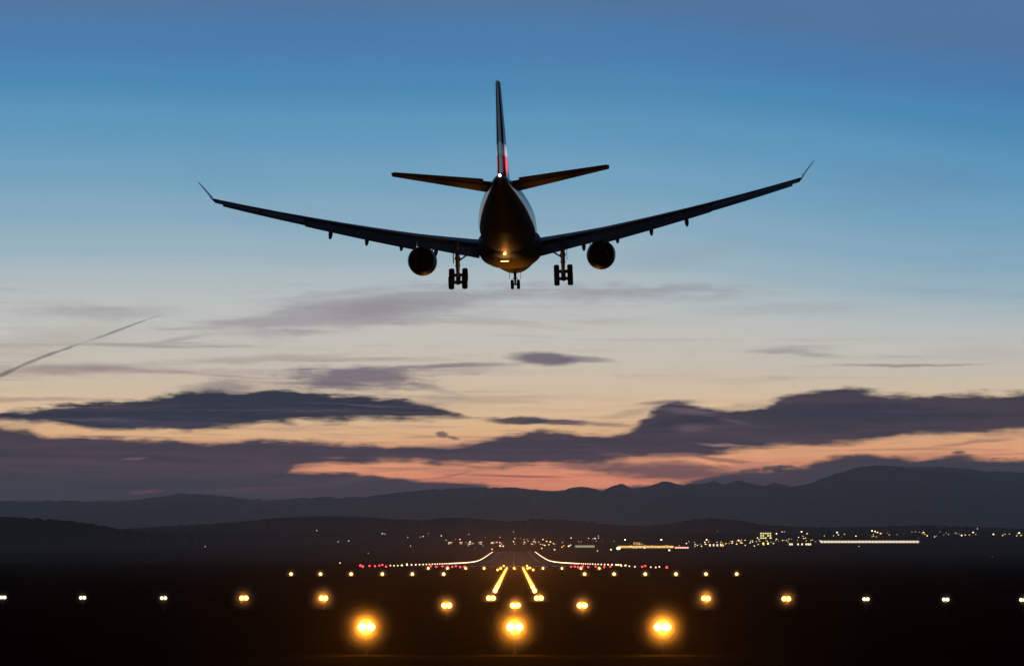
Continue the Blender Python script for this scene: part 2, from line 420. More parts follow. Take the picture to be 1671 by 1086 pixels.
ridge('hills', [(-400,880),(90,880),(150,868),(200,862),(280,858),(345,854),(400,850),(450,845),(530,841),(600,843),(640,846),(700,848),(720,844),(770,845),(830,850),(880,847),(930,848),(1000,856),(1060,857),(1100,853),(1130,847),(1160,845),
        (1200,848),(1240,855),(1290,858),(1340,860),(1420,859),(1500,856),(1560,858),(1671,862),(2000,864)],
      11500, 1500, M['hill'], 'low dark wooded hills along the horizon behind the town lights', 5, .11, rows=9, step=3, foot=60, seed=3.0)
o = ridge('hillside', [(-500,826),(-120,836),(0,842),(60,846),(120,850),(160,856),(195,862),(240,868),(300,874),(380,882),(460,894)],
      7600, 1500, M['hill'], 'nearer dark hillside sloping down from the left edge', 4, .09, rows=9, step=3, foot=0, seed=8.0)

# ------------------------------------------------------------------ haze
bm = bmesh.new(); box(bm, (0, 16000, 580), (60000, 42000, 1000+240))
hz = link('haze', mesh('haze', bm, None if False else M['hill'], smooth=False)); hz.data.materials.clear()
hm = bpy.data.materials.new('haze'); hm.use_nodes = True; t = hm.node_tree; t.nodes.clear()
pv = t.nodes.new('ShaderNodeVolumePrincipled'); mo = t.nodes.new('ShaderNodeOutputMaterial'); t.links.new(pv.outputs[0], mo.inputs['Volume'])
HAZE = 1.6e-5
pv.inputs['Density'].default_value = HAZE; pv.inputs['Color'].default_value = (.98,.86,.86,1); pv.inputs['Anisotropy'].default_value = .78
hz.data.materials.append(hm); tag(hz, 'thin dusk haze', None, kind='stuff')
hz.display_type = 'WIRE'

# added thin mist volume that spreads lamp glow over the approach field
bm = bmesh.new(); box(bm, (0, 560, 3.5), (420, 1000, 13))
mi = link('added_glow_mist', mesh('added_glow_mist', bm, M['hill'], smooth=False)); mi.data.materials.clear()
mm = bpy.data.materials.new('added_glow_mist'); mm.use_nodes = True; t = mm.node_tree; t.nodes.clear()
pv = t.nodes.new('ShaderNodeVolumePrincipled'); mo = t.nodes.new('ShaderNodeOutputMaterial'); t.links.new(pv.outputs[0], mo.inputs['Volume'])
pv.inputs['Density'].default_value = 3e-5; pv.inputs['Color'].default_value = (.9,.9,.9,1); pv.inputs['Anisotropy'].default_value = .85
mi.data.materials.append(mm); tag(mi, 'thin added mist spreading lamp glow over the dark approach field', None, kind='stuff')

# ------------------------------------------------------------------ airliner
# body frame: x right, y forward, z up; origin on the fuselage axis above the main gear (station 32 m)
plane = empty('airliner', (-.62, 258.0, 38.45))
plane.rotation_euler = (Matrix.Rotation(R(-1.1),3,'Z') @ Matrix.Rotation(R(2.8),3,'X') @ Matrix.Rotation(R(-1.9),3,'Y')).to_euler()
tag(plane, 'wide-body twin-engine airliner seen from behind, landing with flaps and wheels down', 'airplane')
FUS = [(0,.05,-.75,-.65),(.5,.62,-1.4,-.15),(1.5,1.2,-2.0,.5),(3,1.82,-2.45,1.35),(5,2.38,-2.72,2.2),(8,2.75,-2.82,2.74),(11,2.82,-2.82,2.82),(20,2.82,-2.82,2.82),(30,2.82,-2.82,2.82),(39,2.82,-2.82,2.82),
       (42,2.79,-2.66,2.82),(46,2.62,-2.2,2.82),(50,2.36,-1.6,2.82),(54,1.98,-.8,2.82),(58,1.50,.0,2.78),(61.5,1.04,.75,2.68),(64.3,.68,1.3,2.5),(65.8,.44,1.58,2.36),(66.6,.30,1.72,2.26)]
bm = bmesh.new(); rings = []
for k in range(len(FUS)-1):
    a, b = FUS[k], FUS[k+1]
    for j in range(3):
        t = j/3; s, w, zb, zt = [a[i]+(b[i]-a[i])*t for i in range(4)]
        rings.append((s, w, zb, zt))
rings.append(FUS[-1])
loft(bm, [[(w*math.cos(q), 32-s, (zb+zt)/2 + (zt-zb)/2*math.sin(q)) for q in [2*math.pi*i/48 for i in range(48)]] for s, w, zb, zt in rings])
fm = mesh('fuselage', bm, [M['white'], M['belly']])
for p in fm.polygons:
    if p.normal.z < -.22 or p.center.y < -32.5: p.material_index = 1  # downward faces and tail tip take the painted shade
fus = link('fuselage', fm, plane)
# belly fairing under the wing root
bm = bmesh.new(); BF = [(19,.3,-2.6),(21,1.9,-3.0),(24,2.9,-3.35),(28,3.25,-3.45),(33,3.25,-3.45),(36,2.8,-3.3),(39,1.8,-3.0),(41.5,.4,-2.6)]
rr = []
for s, w, zb in BF:
    ring = []
    for i in range(40):
        q = 2*math.pi*i/40; cx, sz = math.cos(q), math.sin(q)
        ring.append((w*(abs(cx)**.75)*(1 if cx > 0 else -1), 32-s, -1.55 + (abs(zb)-1.55)*(abs(sz)**.8)*(1 if sz > 0 else -1)))
    rr.append(ring)
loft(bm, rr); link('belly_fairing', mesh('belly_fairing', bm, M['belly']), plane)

def foil(le, chord, th, inc=0.0, up=Vector((0,0,1)), n=12, cut=1.0, cut0=0.0):
    """closed aerofoil ring: le = leading-edge point, chord runs aft (-y), inc nose-up in degrees, up = thickness direction"""
    pts = []
    def half(x): return 5*th*(.2969*math.sqrt(x)-.126*x-.3516*x*x+.2843*x**3-.1015*x**4)+.0012
    xs = [cut0+(cut-cut0)*(1-math.cos(math.pi*i/n))/2 for i in range(n+1)]
    seq = [(x, half(x)) for x in xs] + [(x, -half(x)*.75) for x in xs[::-1][1:-1 if cut0 == 0 else None]]
    ci, si = math.cos(R(inc)), math.sin(R(inc))
    for x, h in seq:
        X_, H = x*chord, h*chord
        pts.append(tuple(Vector(le) + Vector((0,-1,0))*(X_*ci + H*si*0) + up*(H*ci - X_*si)))
    return pts
def wing_le(y): return 32 - (20.6 + (abs(y)-2.0)*.615)
def wing_te(y):
    y = abs(y); return 32 - (interp([(2,32.6),(9.4,33.6),(29,40.3)], y))
def wing_z(y): y = abs(y); t = max(0,(y-2.2))/26.8; return -.90 + 2.55*t + 1.85*t*t
def chord(y): return wing_le(y) - wing_te(y)
def thick(y): return interp([(2,.135),(9.4,.13),(20,.14),(29,.14)], abs(y))
def wing(side):
    ys = [1.2,2.4,4,6,8,9.4,11.5,14,17,20,23,26,28,29]
    bm = bmesh.new()
    loft(bm, [foil((side*y, wing_le(y), wing_z(y)), chord(y), thick(y), interp([(2,4),(29,-.5)], y), cut=.80) for y in ys])
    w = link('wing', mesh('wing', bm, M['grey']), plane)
    def panel(name, y0, y1, defl, c0, clen, drop, n=5):
        bm = bmesh.new(); rg = []
        for i in range(n+1):
            y = y0+(y1-y0)*i/n; c = chord(y); inc = interp([(2,4),(29,-.5)], y)
            le = Vector((side*y, wing_le(y)-c*c0, wing_z(y) - c*c0*math.sin(R(inc)) - drop*c))
            rg.append(foil(le, c*clen, .16, inc+defl))
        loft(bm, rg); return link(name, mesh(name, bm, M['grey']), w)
    panel('flap', 3.1, 9.38, 27, .80, .20, .012)
    panel('flap', 9.42, 20.2, 31, .79, .27, .012)
    panel('aileron', 20.4, 24.4, 18, .795, .26, .004)
    panel('aileron', 24.5, 28.6, 17, .795, .26, .004)
    # slats drooped ahead of the leading edge
    for y0, y1 in ((4.2, 9.0), (10.2, 19.0), (19.2, 28.4)):
        bm = bmesh.new(); rg = []
        for i in range(5):
            y = y0+(y1-y0)*i/4; c = chord(y)
            rg.append(foil((side*y, wing_le(y)+c*.05, wing_z(y)-c*.045), c*.13, .30, 22))
        loft(bm, rg); link('slat', mesh('slat', bm, M['grey']), w)
    for y in (7.5, 10.9, 14.3, 17.8):       # canoe fairings over the flap tracks
        bm = bmesh.new(); c = chord(y); z0 = wing_z(y) - .075*c; y0 = wing_le(y) - c*.58; ln = 3.6 if y < 12 else 3.0
        rg = []
        for t, r_, dz in ((0,.02,0),(.12,.13,-.08),(.35,.23,-.26),(.6,.26,-.55),(.8,.24,-.88),(.93,.19,-1.10),(1,.10,-1.22)):
            rg.append([(side*y + r_*.85*math.cos(q), y0-ln*t, z0+dz*1.0 + r_*1.35*math.sin(q)) for q in [2*math.pi*i/14 for i in range(14)]])
        loft(bm, rg); link('flap_track_fairing', mesh('flap_track_fairing', bm, M['grey']), w)
    # winglet
    bm = bmesh.new(); b0 = Vector((side*29, wing_le(29), wing_z(29)))
    cant = Vector((-math.sin(R(48))*side, 0, math.cos(R(48))))
    rg = []
    for t in (0, .1, .25, .5, .75, 1):
        k = t*2.15; off = Vector((side*(k*.62 if t > .1 else k*.85), -k*.95, k*.80 if t > .1 else k*.55))
        rg.append(foil(b0+off, chord(29)*(.98-.60*t), .085, 0, up=cant if t > .1 else Vector((0,0,1)), cut=1.0 if t else .98))
    loft(bm, rg); link('winglet', mesh('winglet', bm, M['white']), w)
    return w
wing(-1); wing(1)

def tailplane(side):
    def pos(y): t = (y-.3)/9.4; return Vector((side*y, 32-(56.2+(y-.3)*.70), 1.62+1.25*t))
    def ch(y): return interp([(.3,6.6),(9.7,2.1)], y)
    bm = bmesh.new()
    loft(bm, [foil(pos(y), ch(y), .105, -4.5, cut=.70) for y in (.4,1.5,3,5,7,8.6,9.4,9.7)])
    o = link('tailplane', mesh('tailplane', bm, M['grey']), plane)
    bm = bmesh.new(); rg = []
    for y in (1.6,4,7,9.5):
        c = ch(y); p = pos(y)
        rg.append(foil(p+Vector((0,-c*.705,c*.705*math.sin(R(4.5)))), c*.30, .14, -7))
    loft(bm, rg); link('elevator', mesh('elevator', bm, M['grey']), o)
tailplane(-1); tailplane(1)

# fin and rudder: white root, red field with a white cross-bar, upper part painted dark as unlit
def fin_pos(z): t = (z-2.2)/8.7; return 32-(53.4+8.4*t)
def fin_ch(z): t = (z-2.2)/8.7; return 9.2-5.8*t
UPX = Vector((1,0,0))
bm = bmesh.new()
zs = [2.2,2.9,3.6,4.6,5.6,6.6,7.6,8.6,9.6,10.4,10.9]
loft(bm, [foil((0,fin_pos(z),z), fin_ch(z), .15, 0, up=UPX, cut=.68) for z in zs])
finm = mesh('tail_fin', bm, [M['white'], M['red'], M['unlit_navy']])
def paint_fin(me):
    for p in me.polygons:
        z = p.center.z
        p.material_index = 2 if z > 6.0 else 1 if z > 3.2 and not (4.9 < z < 5.7) else 0
    for q in me.materials: pass
paint_fin(finm); fin = link('tail_fin', finm, plane)
bm = bmesh.new()
loft(bm, [foil((0,fin_pos(z)-fin_ch(z)*.685,z), fin_ch(z)*.315, .135, 0, up=UPX) for z in zs[1:]])
rm = mesh('rudder', bm, [M['white'], M['red'], M['unlit_navy']]); paint_fin(rm); link('rudder', rm, fin)
# exhaust of the auxiliary power unit and white tail light
bm = bmesh.new(); tube(bm, (0,-34.5,1.98), (0,-35.05,2.0), .27, .20, 20); link('exhaust_nozzle', mesh('exhaust_nozzle', bm, M['hot']), plane)
bm = bmesh.new(); bmesh.ops.create_uvsphere(bm, u_segments=14, v_segments=8, radius=.12)
link('tail_light', mesh('tail_light', bm, material('tail_lamp', (.1,.1,.1), emis=(1,.85,.6), estr=9)), plane, (0,-35.1,2.2))
def lamp(name, kind, parent, loc, energy, color, size=.1, rot=None, spot=None):
    l = bpy.data.lights.new(name, kind); l.energy = energy; l.color = color; l.shadow_soft_size = size
    if spot: l.spot_size = R(spot); l.spot_blend = 1.0
    o = bpy.data.objects.new(name, l); COL.objects.link(o); o.parent = parent; o.location = loc
    if rot is not None: o.rotation_euler = rot
    return o
# logo lights on the tailplanes shining on the fin
for sd, en in ((1, 1100), (-1, 400)):
    d = (Vector((0,-27.5,4.6)) - Vector((sd*3.2,-27.5,2.35))).normalized()
    lamp('logo_light', 'SPOT', plane, (sd*3.2,-27.5,2.55), en, (1,.86,.8), .06, d.to_track_quat('-Z','Y').to_euler(), 62)
# engines
def engine(side):
    x, z = side*9.37, -2.20; y0 = 10.6
    bm = bmesh.new()
    lathe_y(bm, [(y0-.5,1.16),(y0-.1,1.22),(y0,1.30),(y0-.1,1.38),(y0-.6,1.46),(y0-1.6,1.52),(y0-2.8,1.50),(y0-3.9,1.40),(y0-4.6,1.28),(y0-4.62,1.25),(y0-4.2,1.22),(y0-3.0,1.20),(y0-1.5,1.2),(y0-.5,1.16)], 48)
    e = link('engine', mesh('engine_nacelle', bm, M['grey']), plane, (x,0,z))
    bm = bmesh.new(); lathe_y(bm, [(y0-1.2,.3),(y0-1.21,1.19),(y0-1.5,1.19),(y0-1.51,.3)], 40); link('fan', mesh('fan', bm, M['dgrey']), e)
    bm = bmesh.new(); lathe_y(bm, [(y0-1.5,.75),(y0-3.6,.86),(y0-4.9,.70),(y0-5.7,.52),(y0-5.72,.49),(y0-5.2,.47),(y0-3.0,.47)], 36)
    link('core_nozzle', mesh('core_nozzle', bm, M['hot']), e)
    bm = bmesh.new(); lathe_y(bm, [(y0-3.0,.45),(y0-4.9,.34),(y0-5.7,.18),(y0-6.1,.02)], 24, True); link('exhaust_cone', mesh('exhaust_cone', bm, M['hot']), e)
    bm = bmesh.new(); rg = []
    for t in (0,.2,.5,.8,1):
        yy = y0-1.0-6.6*t; zt = (wing_z(9.37)-z) + .1 - .25*t; zb = 1.2 - .05*t if t < .7 else 1.2+.5*(t-.7)
        w_ = .22*(1-abs(t-.4)*.9)
        zb = min(zb, zt-.1); zt = max(1.5 if t == 0 else zt-.15, zb+.1) if t < .3 else zt-.15
        rg.append([(w_,yy,zb),(w_,yy,zt),(-w_,yy,zt),(-w_,yy,zb)])
    loft(bm, rg); link('pylon', mesh('pylon', bm, M['grey']), e)
    bm = bmesh.new()                         # strake on the inboard shoulder
    loft(bm, [[(-side*1.05+dx*side,y0-1.2,1.05+dz) for dx, dz in ((0,0),(.03,.03),(.04,.0))], [(-side*1.05+dx*side,y0-2.5,1.05+dz) for dx, dz in ((-.38,.38),(-.35,.41),(.04,.0))]])
    link('strake', mesh('strake', bm, M['grey']), e)
engine(-1); engine(1)
# undercarriage
def wheel_mesh(r, w):
    bm = bmesh.new()
    prof = [(-w/2,r*.50),(-w/2,r*.80),(-w*.42,r*.94),(-w*.22,r),(w*.22,r),(w*.42,r*.94),(w/2,r*.80),(w/2,r*.50),(-w/2,r*.50)]
    loft(bm, [[(a, rr_*math.cos(2*math.pi*i/28), rr_*math.sin(2*math.pi*i/28)) for i in range(28)] for a, rr_ in prof], False)
    tyre = mesh('tyre', bm, M['rubber'])
    bm = bmesh.new()
    tube(bm, (-w*.36,0,0), (w*.36,0,0), r*.52, r*.52, 24); tube(bm, (-w*.44,0,0), (w*.44,0,0), r*.2, r*.2, 16)
    return tyre, mesh('rim', bm, M['metal'])
MT, NT = wheel_mesh(.70, .56), wheel_mesh(.53, .36)
def wheel(parent, loc, kit):
    w = link('wheel', kit[0], parent, loc)
    return w
def main_gear(side):
    x = side*5.34; top = wing_z(5.34)-.2; bz = -4.68
    bm = bmesh.new()
    tube(bm, (x,0,top), (x,0,-3.4), .24, .22, 16); tube(bm, (x,0,-3.4), (x,0,bz), .15, .15, 16)
    tube(bm, (x,0,-2.5), (x,0,-2.75), .30, .30, 16); tube(bm, (x,0,-3.3), (x,0,-3.45), .27, .27, 16)
    tube(bm, (x,.30,-3.4), (x,.55,-4.0), .06); tube(bm, (x,.55,-4.0), (x,.2,bz+.1), .06)
    tube(bm, (x-.18,-.2,-2.7), (x-.16,-.15,-4.4), .035, n=8); tube(bm, (x+.2,-.12,-2.9), (x+.14,-.1,-4.3), .03, n=8)
    g = link('main_landing_gear', mesh('gear_strut', bm, M['metal']), plane)
    bm = bmesh.new(); tube(bm, (x,0,-2.95), (side*3.55,.2,-1.75), .085, .085); tube(bm, (x-side*.9,.1,-2.35), (x-side*.1,.5,top), .05)
    link('side_brace', mesh('side_brace', bm, M['metal']), g)
    tilt = R(25)                              # bogie hangs toes up, rear wheels low
    bm = bmesh.new(); d = Vector((0, math.cos(tilt), math.sin(tilt)))
    c0 = Vector((x,0,bz))
    tube(bm, c0-d*1.12, c0+d*1.12, .24, .24, 14)
    for k in (-1,1): tube(bm, c0+d*k*.99+Vector((-.78,0,0)), c0+d*k*.99+Vector((.78,0,0)), .17, .17, 12)
    link('bogie', mesh('bogie', bm, M['metal']), g)
    for k in (-1,1):
        for j in (-1,1):
            wheel(g, c0+d*k*.99+Vector((j*.68,0,0)), MT)
            
    bm = bmesh.new(); box(bm, (x+side*.42,.0,-2.25), (.05,1.5,1.7)); link('gear_door', mesh('gear_door', bm, M['grey']), g)
main_gear(-1); main_gear(1)
bm = bmesh.new(); ny = 25.3
tube(bm, (0,ny,-2.4), (0,ny,-3.5), .17, .15, 14); tube(bm, (0,ny,-3.5), (0,ny,-4.05), .11, .11, 12); tube(bm, (-.42,ny,-4.05), (.42,ny,-4.05), .09, .09, 12)
tube(bm, (0,ny-.1,-3.2), (0,ny+1.6,-2.5), .06, .06); box(bm, (0,ny+.1,-3.4), (.55,.12,.12))
ng = link('nose_landing_gear', mesh('nose_gear_strut', bm, M['metal']), plane)
for j in (-1,1): wheel(ng, (j*.34,ny,-4.05), NT)
bm = bmesh.new()
box(bm, (0,ny+.7,-3.05), (.04,1.9,.75)); ndm = mesh('nose_gear_door', bm, M['white'])
for j in (-1,1): link('gear_door', ndm, ng, (j*.62,0,0))
# orange anti-collision beacon under the belly; added glow bar and fill light brighten the fairing
bm = bmesh.new(); bmesh.ops.create_uvsphere(bm, u_segments=14, v_segments=8, radius=.13)
link('beacon', mesh('beacon', bm, material('beacon_lamp', (.2,.05,.02), emis=(1,.36,.08), estr=14)), plane, (-.35,-9.4,-2.95))
lamp('beacon_light', 'POINT', plane, (-.35,-9.75,-3.05), 22, (1,.22,.03), .08)
bm = bmesh.new(); box(bm, (0,0,0), (.8,.12,.10)); 
bmesh.ops.bevel(bm, geom=bm.edges[:], offset=.04, segments=2)
link('belly_glow_bar', mesh('belly_glow_bar', bm, material('belly_glow_face', (.2,.1,.05), emis=(1,.42,.12), estr=4)), plane, (-.45,-5.2,-3.42))
lamp('belly_fill_light', 'POINT', plane, (-.45,-6.6,-3.75), 110, (1,.45,.12), .1)

# ------------------------------------------------------------------ contrail
pts = [(-700,900),(-300,740),(-60,640),(0,613),(40,594),(80,578),(110,568),(135,559),(165,549),(200,536),(232,524),(262,514)]
rad = [17,16,15,14,13,12,9,2.5,8,11,8,2]
bm = bmesh.new(); rg = []
P = [at(px, py, 16000+i*350) for i, (px, py) in enumerate(pts)]
Q = []; QR = []
for i in range(len(P)-1):
    for k in range(6):
        t = k/6; Q.append(P[i].lerp(P[i+1], t)); QR.append((rad[i]+(rad[i+1]-rad[i])*t)*(1+.5*noise.noise((i*1.7+t*1.7, 3, 1))))
Q.append(P[-1]); QR.append(rad[-1])
for i, (p, r_) in enumerate(zip(Q, QR)):
    d = (Q[min(i+1,len(Q)-1)] - Q[max(i-1,0)]).normalized(); q = d.to_track_quat('Z','Y').to_matrix()
    rg.append([p + q @ Vector((r_*math.cos(a), r_*math.sin(a), 0)) for a in [2*math.pi*k/12 for k in range(12)]])
loft(bm, rg)
ct = link('contrail', mesh('contrail', bm, M['wall'])); ct.data.materials.clear()
cm_ = bpy.data.materials.new('contrail_vapour'); cm_.use_nodes = True; t = cm_.node_tree; t.nodes.clear()
pv = t.nodes.new('ShaderNodeVolumePrincipled'); mo = t.nodes.new('ShaderNodeOutputMaterial'); t.links.new(pv.outputs[0], mo.inputs['Volume'])
pv.inputs['Density'].default_value = .013; pv.inputs['Color'].default_value = (.55,.5,.52,1)
ct.data.materials.append(cm_)
tag(ct, 'thin dark vapour trail slanting up from the left edge of the sky', 'vapour trail')

# ------------------------------------------------------------------ airfield lights
def cyl_parts(heads, r, hl, post=.035):
    """meshes of one light: pole with foot, housings, lenses (facing the approach, -y)"""
    bm = bmesh.new()
    tube(bm, (0,0,0), (0,0,.05), .16, .16, 16); tube(bm, (0,0,.05), (0,0,hl-r*.9), post, post, 10)
    if heads > 1:
        w = (heads-1)*r*1.25
        tube(bm, (-w,.02,hl-r*.9), (w,.02,hl-r*.9), post, post, 10)
    pole = mesh('pole', bm, M['steel'])
    bm = bmesh.new()
    prof = [(.16,.02),(.15,r*.55),(.08,r*.9),(-.06,r*1.08),(-.09,r*1.10),(-.09,r*.98),(-.05,r*.97)]
    lathe_y(bm, prof, 20); 
    tube(bm, (0,0,-r*1.6), (0,0,-r*.8), post, post, 8)
    hous = mesh('lamp_housing', bm, M['steel'])
    lens = []
    return pole, hous
LENS = {}
def lens_mesh(r, mat):
    k = (round(r,3), mat)
    if k not in LENS:
        bm = bmesh.new()
        lathe_y(bm, [(-.06,r*.96),(-.10,r*.80),(-.125,r*.5),(-.135,r*.05)], 18, True)
        LENS[k] = mesh('lens', bm, M['L_'+mat])
    return LENS[k]
KIT = {}
PUFFS = []; PUFFS2 = []
UP = Vector((0,-1,.0)).to_track_quat('-Z','Y').to_euler()
LDAT = {}
def spot(parent, loc, energy, color, size=.08, cone=30):
    k = (energy, color, cone)
    if k not in LDAT:
        l = bpy.data.lights.new('beam', 'SPOT'); l.energy = energy; l.color = color; l.spot_size = R(cone); l.spot_blend = 1.0; l.shadow_soft_size = size; LDAT[k] = l
    o = bpy.data.objects.new('beam', LDAT[k]); COL.objects.link(o); o.parent = parent; o.location = loc; o.rotation_euler = UP
    return o
def point(parent, loc, energy, color):
    k = ('p', energy, color)
    if k not in LDAT:
        l = bpy.data.lights.new('glow', 'SPOT'); l.energy = energy; l.spot_size = R(165); l.spot_blend = .35; l.color = color; l.shadow_soft_size = .05; LDAT[k] = l
    o = bpy.data.objects.new('glow', LDAT[k]); COL.objects.link(o); o.parent = parent; o.location = loc; o.rotation_euler = UP
def light(name, loc, heads, r, hl, mat, label, cat, group, energy=0, puff=0, glow=200, color=(1,.31,.02)):
    k = (heads, r, hl)
    if k not in KIT: KIT[k] = cyl_parts(*k)
    pole, hous = KIT[k]
    e = empty(name, loc); tag(e, label, cat, group)
    link('pole', pole, e)
    for i in range(heads):
        x = (i-(heads-1)/2)*r*(2.2 if hl > 1.5 else 2.0)
        h = link('lamp_housing', hous, e, (x,0,hl)); link('lens', lens_mesh(r, mat), h)
    if energy: spot(e, (0,-.30,hl), energy, color)
    if puff: point(e, (0,-.36,hl), round(glow), color)
    if puff: (PUFFS if glow > 2000 else PUFFS2).append((Vector(loc)+Vector((0,-.2,hl)), puff))
    return e
ORD = ['first','second','third','fourth','fifth','sixth','seventh','eighth','ninth','tenth','eleventh','twelfth','thirteenth','fourteenth','fifteenth','sixteenth','seventeenth','eighteenth','nineteenth','twentieth']
def spotpos(px, py, hl, y=120.0):
    """where on the airfield stands a light whose lens shows at this height above the ground"""
    d = ray(px, py)
    while y < 9500:
        p = CAM + d*(y/d.y)
        if p.z <= gz(p.x, y)+hl: return Vector((p.x, y, gz(p.x, y)))
        y += 2 if y < 1500 else 6
    p = CAM + d*(5600/d.y); return Vector((p.x, 5600, gz(p.x, 5600)))
E1_, E2_ = 12000, 3000
G = 'approach lights in front of the runway'
for px, w in ((598,'left'),(840,'middle'),(1081,'right')):
    light('approach_light', spotpos(px,1023,1.6), 2, .245, 1.6, 'amber_bright', 'glaring twin amber approach light, %s one of the nearest three' % w, 'approach light', G, E1_, 1.75, 2900)
for px, w in ((729,'left of the centreline'),(841,'on the centreline'),(950,'right of the centreline')):
    light('approach_light', spotpos(px,987,1.3), 2, .235, 1.3, 'amber_bright', 'bright amber approach light %s, just behind the nearest glaring row' % w, 'approach light', G, E2_, 1.45, 460)
row = [(5,974,0),(135,974.5,0),(267,975,0),(398,975,1),(528,975.5,1),(1152,976,1),(1283,976.5,1),(1413,977,0),(1543,977.5,0),(1669,978,0)]
for i, (px, py, a) in enumerate(row):
    side = 'left' if px < 841 else 'right'; n = (i if side == 'left' else 9-i)
    light('approach_light', spotpos(px,py,1.2), 2, .235 if a else .185, 1.2, 'amber_bright' if a else 'white',
          ('amber' if a else 'small white') + ' crossbar approach light, %s from the %s edge of the wide row' % (ORD[n], side), 'approach light', G, 0, 1.8 if a and 500 < px < 1200 else 1.5 if a else .9, 430 if a and 500 < px < 1200 else 150 if a else 14, (1,.31,.02) if a else (1,.7,.4))
row = [475,523,573,624,673,724,954,1002,1053,1103,1152,1202]
for i, px in enumerate(row):
    side = 'left' if px < 841 else 'right'; n = i if side == 'left' else 11-i
    light('approach_light', spotpos(px,936,.6), 1, .40, .6, 'warm', 'round warm light in the middle-distance row, %s from its %s end' % (ORD[n], side), 'approach light', G, 0, 1.6, 170)
row = [699,730,760,790,817,839,861,886,917,948,978]
for i, px in enumerate(row):
    side = 'left' if px < 839 else 'right'; n = i if px <= 839 else 10-i
    light('approach_light', spotpos(px,926.5,.6), 1, .38, .6, 'warm' if abs(px-839) > 30 else 'amber', 'warm light in the row just before the threshold, %s from its %s end' % (ORD[n], side if px != 839 else 'left'), 'approach light', G, 0, 1.7, 230)
# the two converging side rows
ds = []
d = 312.0
ds = [312, 372] + [410+i*28 for i in range(19)]
for side in (-1, 1):
    for i, d in enumerate(ds):
        x = side*2.85 - d*.0002 + (0 if i else side*.05)
        lab = ('large amber light at the near end of the %s side row' % ('left' if side < 0 else 'right')) if i == 0 else \
              ('%s amber light from the near end of the %s side row' % (ORD[i] if i < 20 else 'last', 'left' if side < 0 else 'right'))
        light('side_row_light', (x, d, gz(x,d)), 2 if i == 0 else 1, (.28 if i == 0 else .33), .45, 'amber_bright' if i < 3 else 'amber', lab, 'approach light', 'amber side row lights', 4500, 1.5 if i == 0 else 1.0, 380 if i == 0 else 200)
for side in (-1, 1):
    for i in range(3):
        px = 841+side*(24-i*4); 
        light('threshold_light', spotpos(841+side*(29-i*5), 929-i*3.2, .5), 1, .36, .5, 'amber', 'amber threshold light slanting beside the %s side row, %s from outside' % ('left' if side < 0 else 'right', ORD[i]), 'threshold light', 'threshold lights', 1200)
# red wing bars and touchdown reds
reds = [(588,922),(592,923.5),(603,922.5),(612,923),(619,922),(624,921),(630,923.5),(703,923),(712,924),(722,923),(731,924),(738,924),(744,923),(751,924.5),(758,924),
        (932,924),(938,923.5),(943,924.5),(951,923),(960,924.5),(972,923.5),(986,924.5),(996,923.5),(1048,924),(1053,922.5),(1088,925)]
for i, (px, py) in enumerate(reds):
    side = 'left' if px < 841 else 'right'; L_ = [p for p in reds if (p[0] < 841) == (px < 841)]; n = L_.index((px, py)) if side == 'left' else len(L_)-1-L_.index((px, py))
    light('red_bar_light', spotpos(px,py,.5), 1, .34 if px not in (588,592,1088) else .42, .5, 'red', 'small red light beside the threshold, %s from the outer %s end' % (ORD[n], side), 'runway light', 'red lights beside the threshold', 0)
whs = [(637,922),(643,922.3),(649,922),(655,921.5),(664,919.5),(1009,921),(1014,922.5),(1020,922),(1027,923),(1036,924),(1062,924.5),(1070,925),(1076,924)]
for i, (px, py) in enumerate(whs):
    side = 'left' if px < 841 else 'right'; L_ = [p for p in whs if (p[0] < 841) == (px < 841)]; n = L_.index((px, py)) if side == 'left' else len(L_)-1-L_.index((px, py))
    light('marker_light', spotpos(px,py,.5), 1, .40 if px in (664,1009) else .27, .5, 'yellow' if px in (664,1009) else 'pale', 'pale dot-like light beside the red lights, %s from the outer %s end' % (ORD[n], side), 'runway light', 'white lights beside the threshold', 0)
# runway edge lights
def edge(side, d):
    z = interp(PROF, d); x = axis(d)+side*45
    return Vector((x, d, z))
for side in (-1, 1):
    d = 1035.0
    while d < 5500:
        light('runway_edge_light', edge(side, d), 1, .30 if d < 1800 else .42, .45, 'edge',
              'white edge light in the bright line running along the %s side of the runway' % ('left' if side < 0 else 'right'), 'runway light', 'white edge lights on the %s side' % ('left' if side < 0 else 'right'), 0)
        d += 48 if d < 3600 else 40
for i in range(14):
    x = -42+i*84/13
    light('runway_end_light', (axis(5540)+x, 5540, interp(PROF,5540)), 1, .42, .5, 'endred', 'dim red light in the row across the far end of the runway', 'runway light', 'dim red runway end lights', 0)
for i in range(22):
    d = 1250+i*95
    light('centreline_light', (axis(d), d, interp(PROF, d)+.02), 1, .12, .2, 'endred', 'faint reddish centreline light set into the runway', 'runway light', 'faint centreline lights', 0)

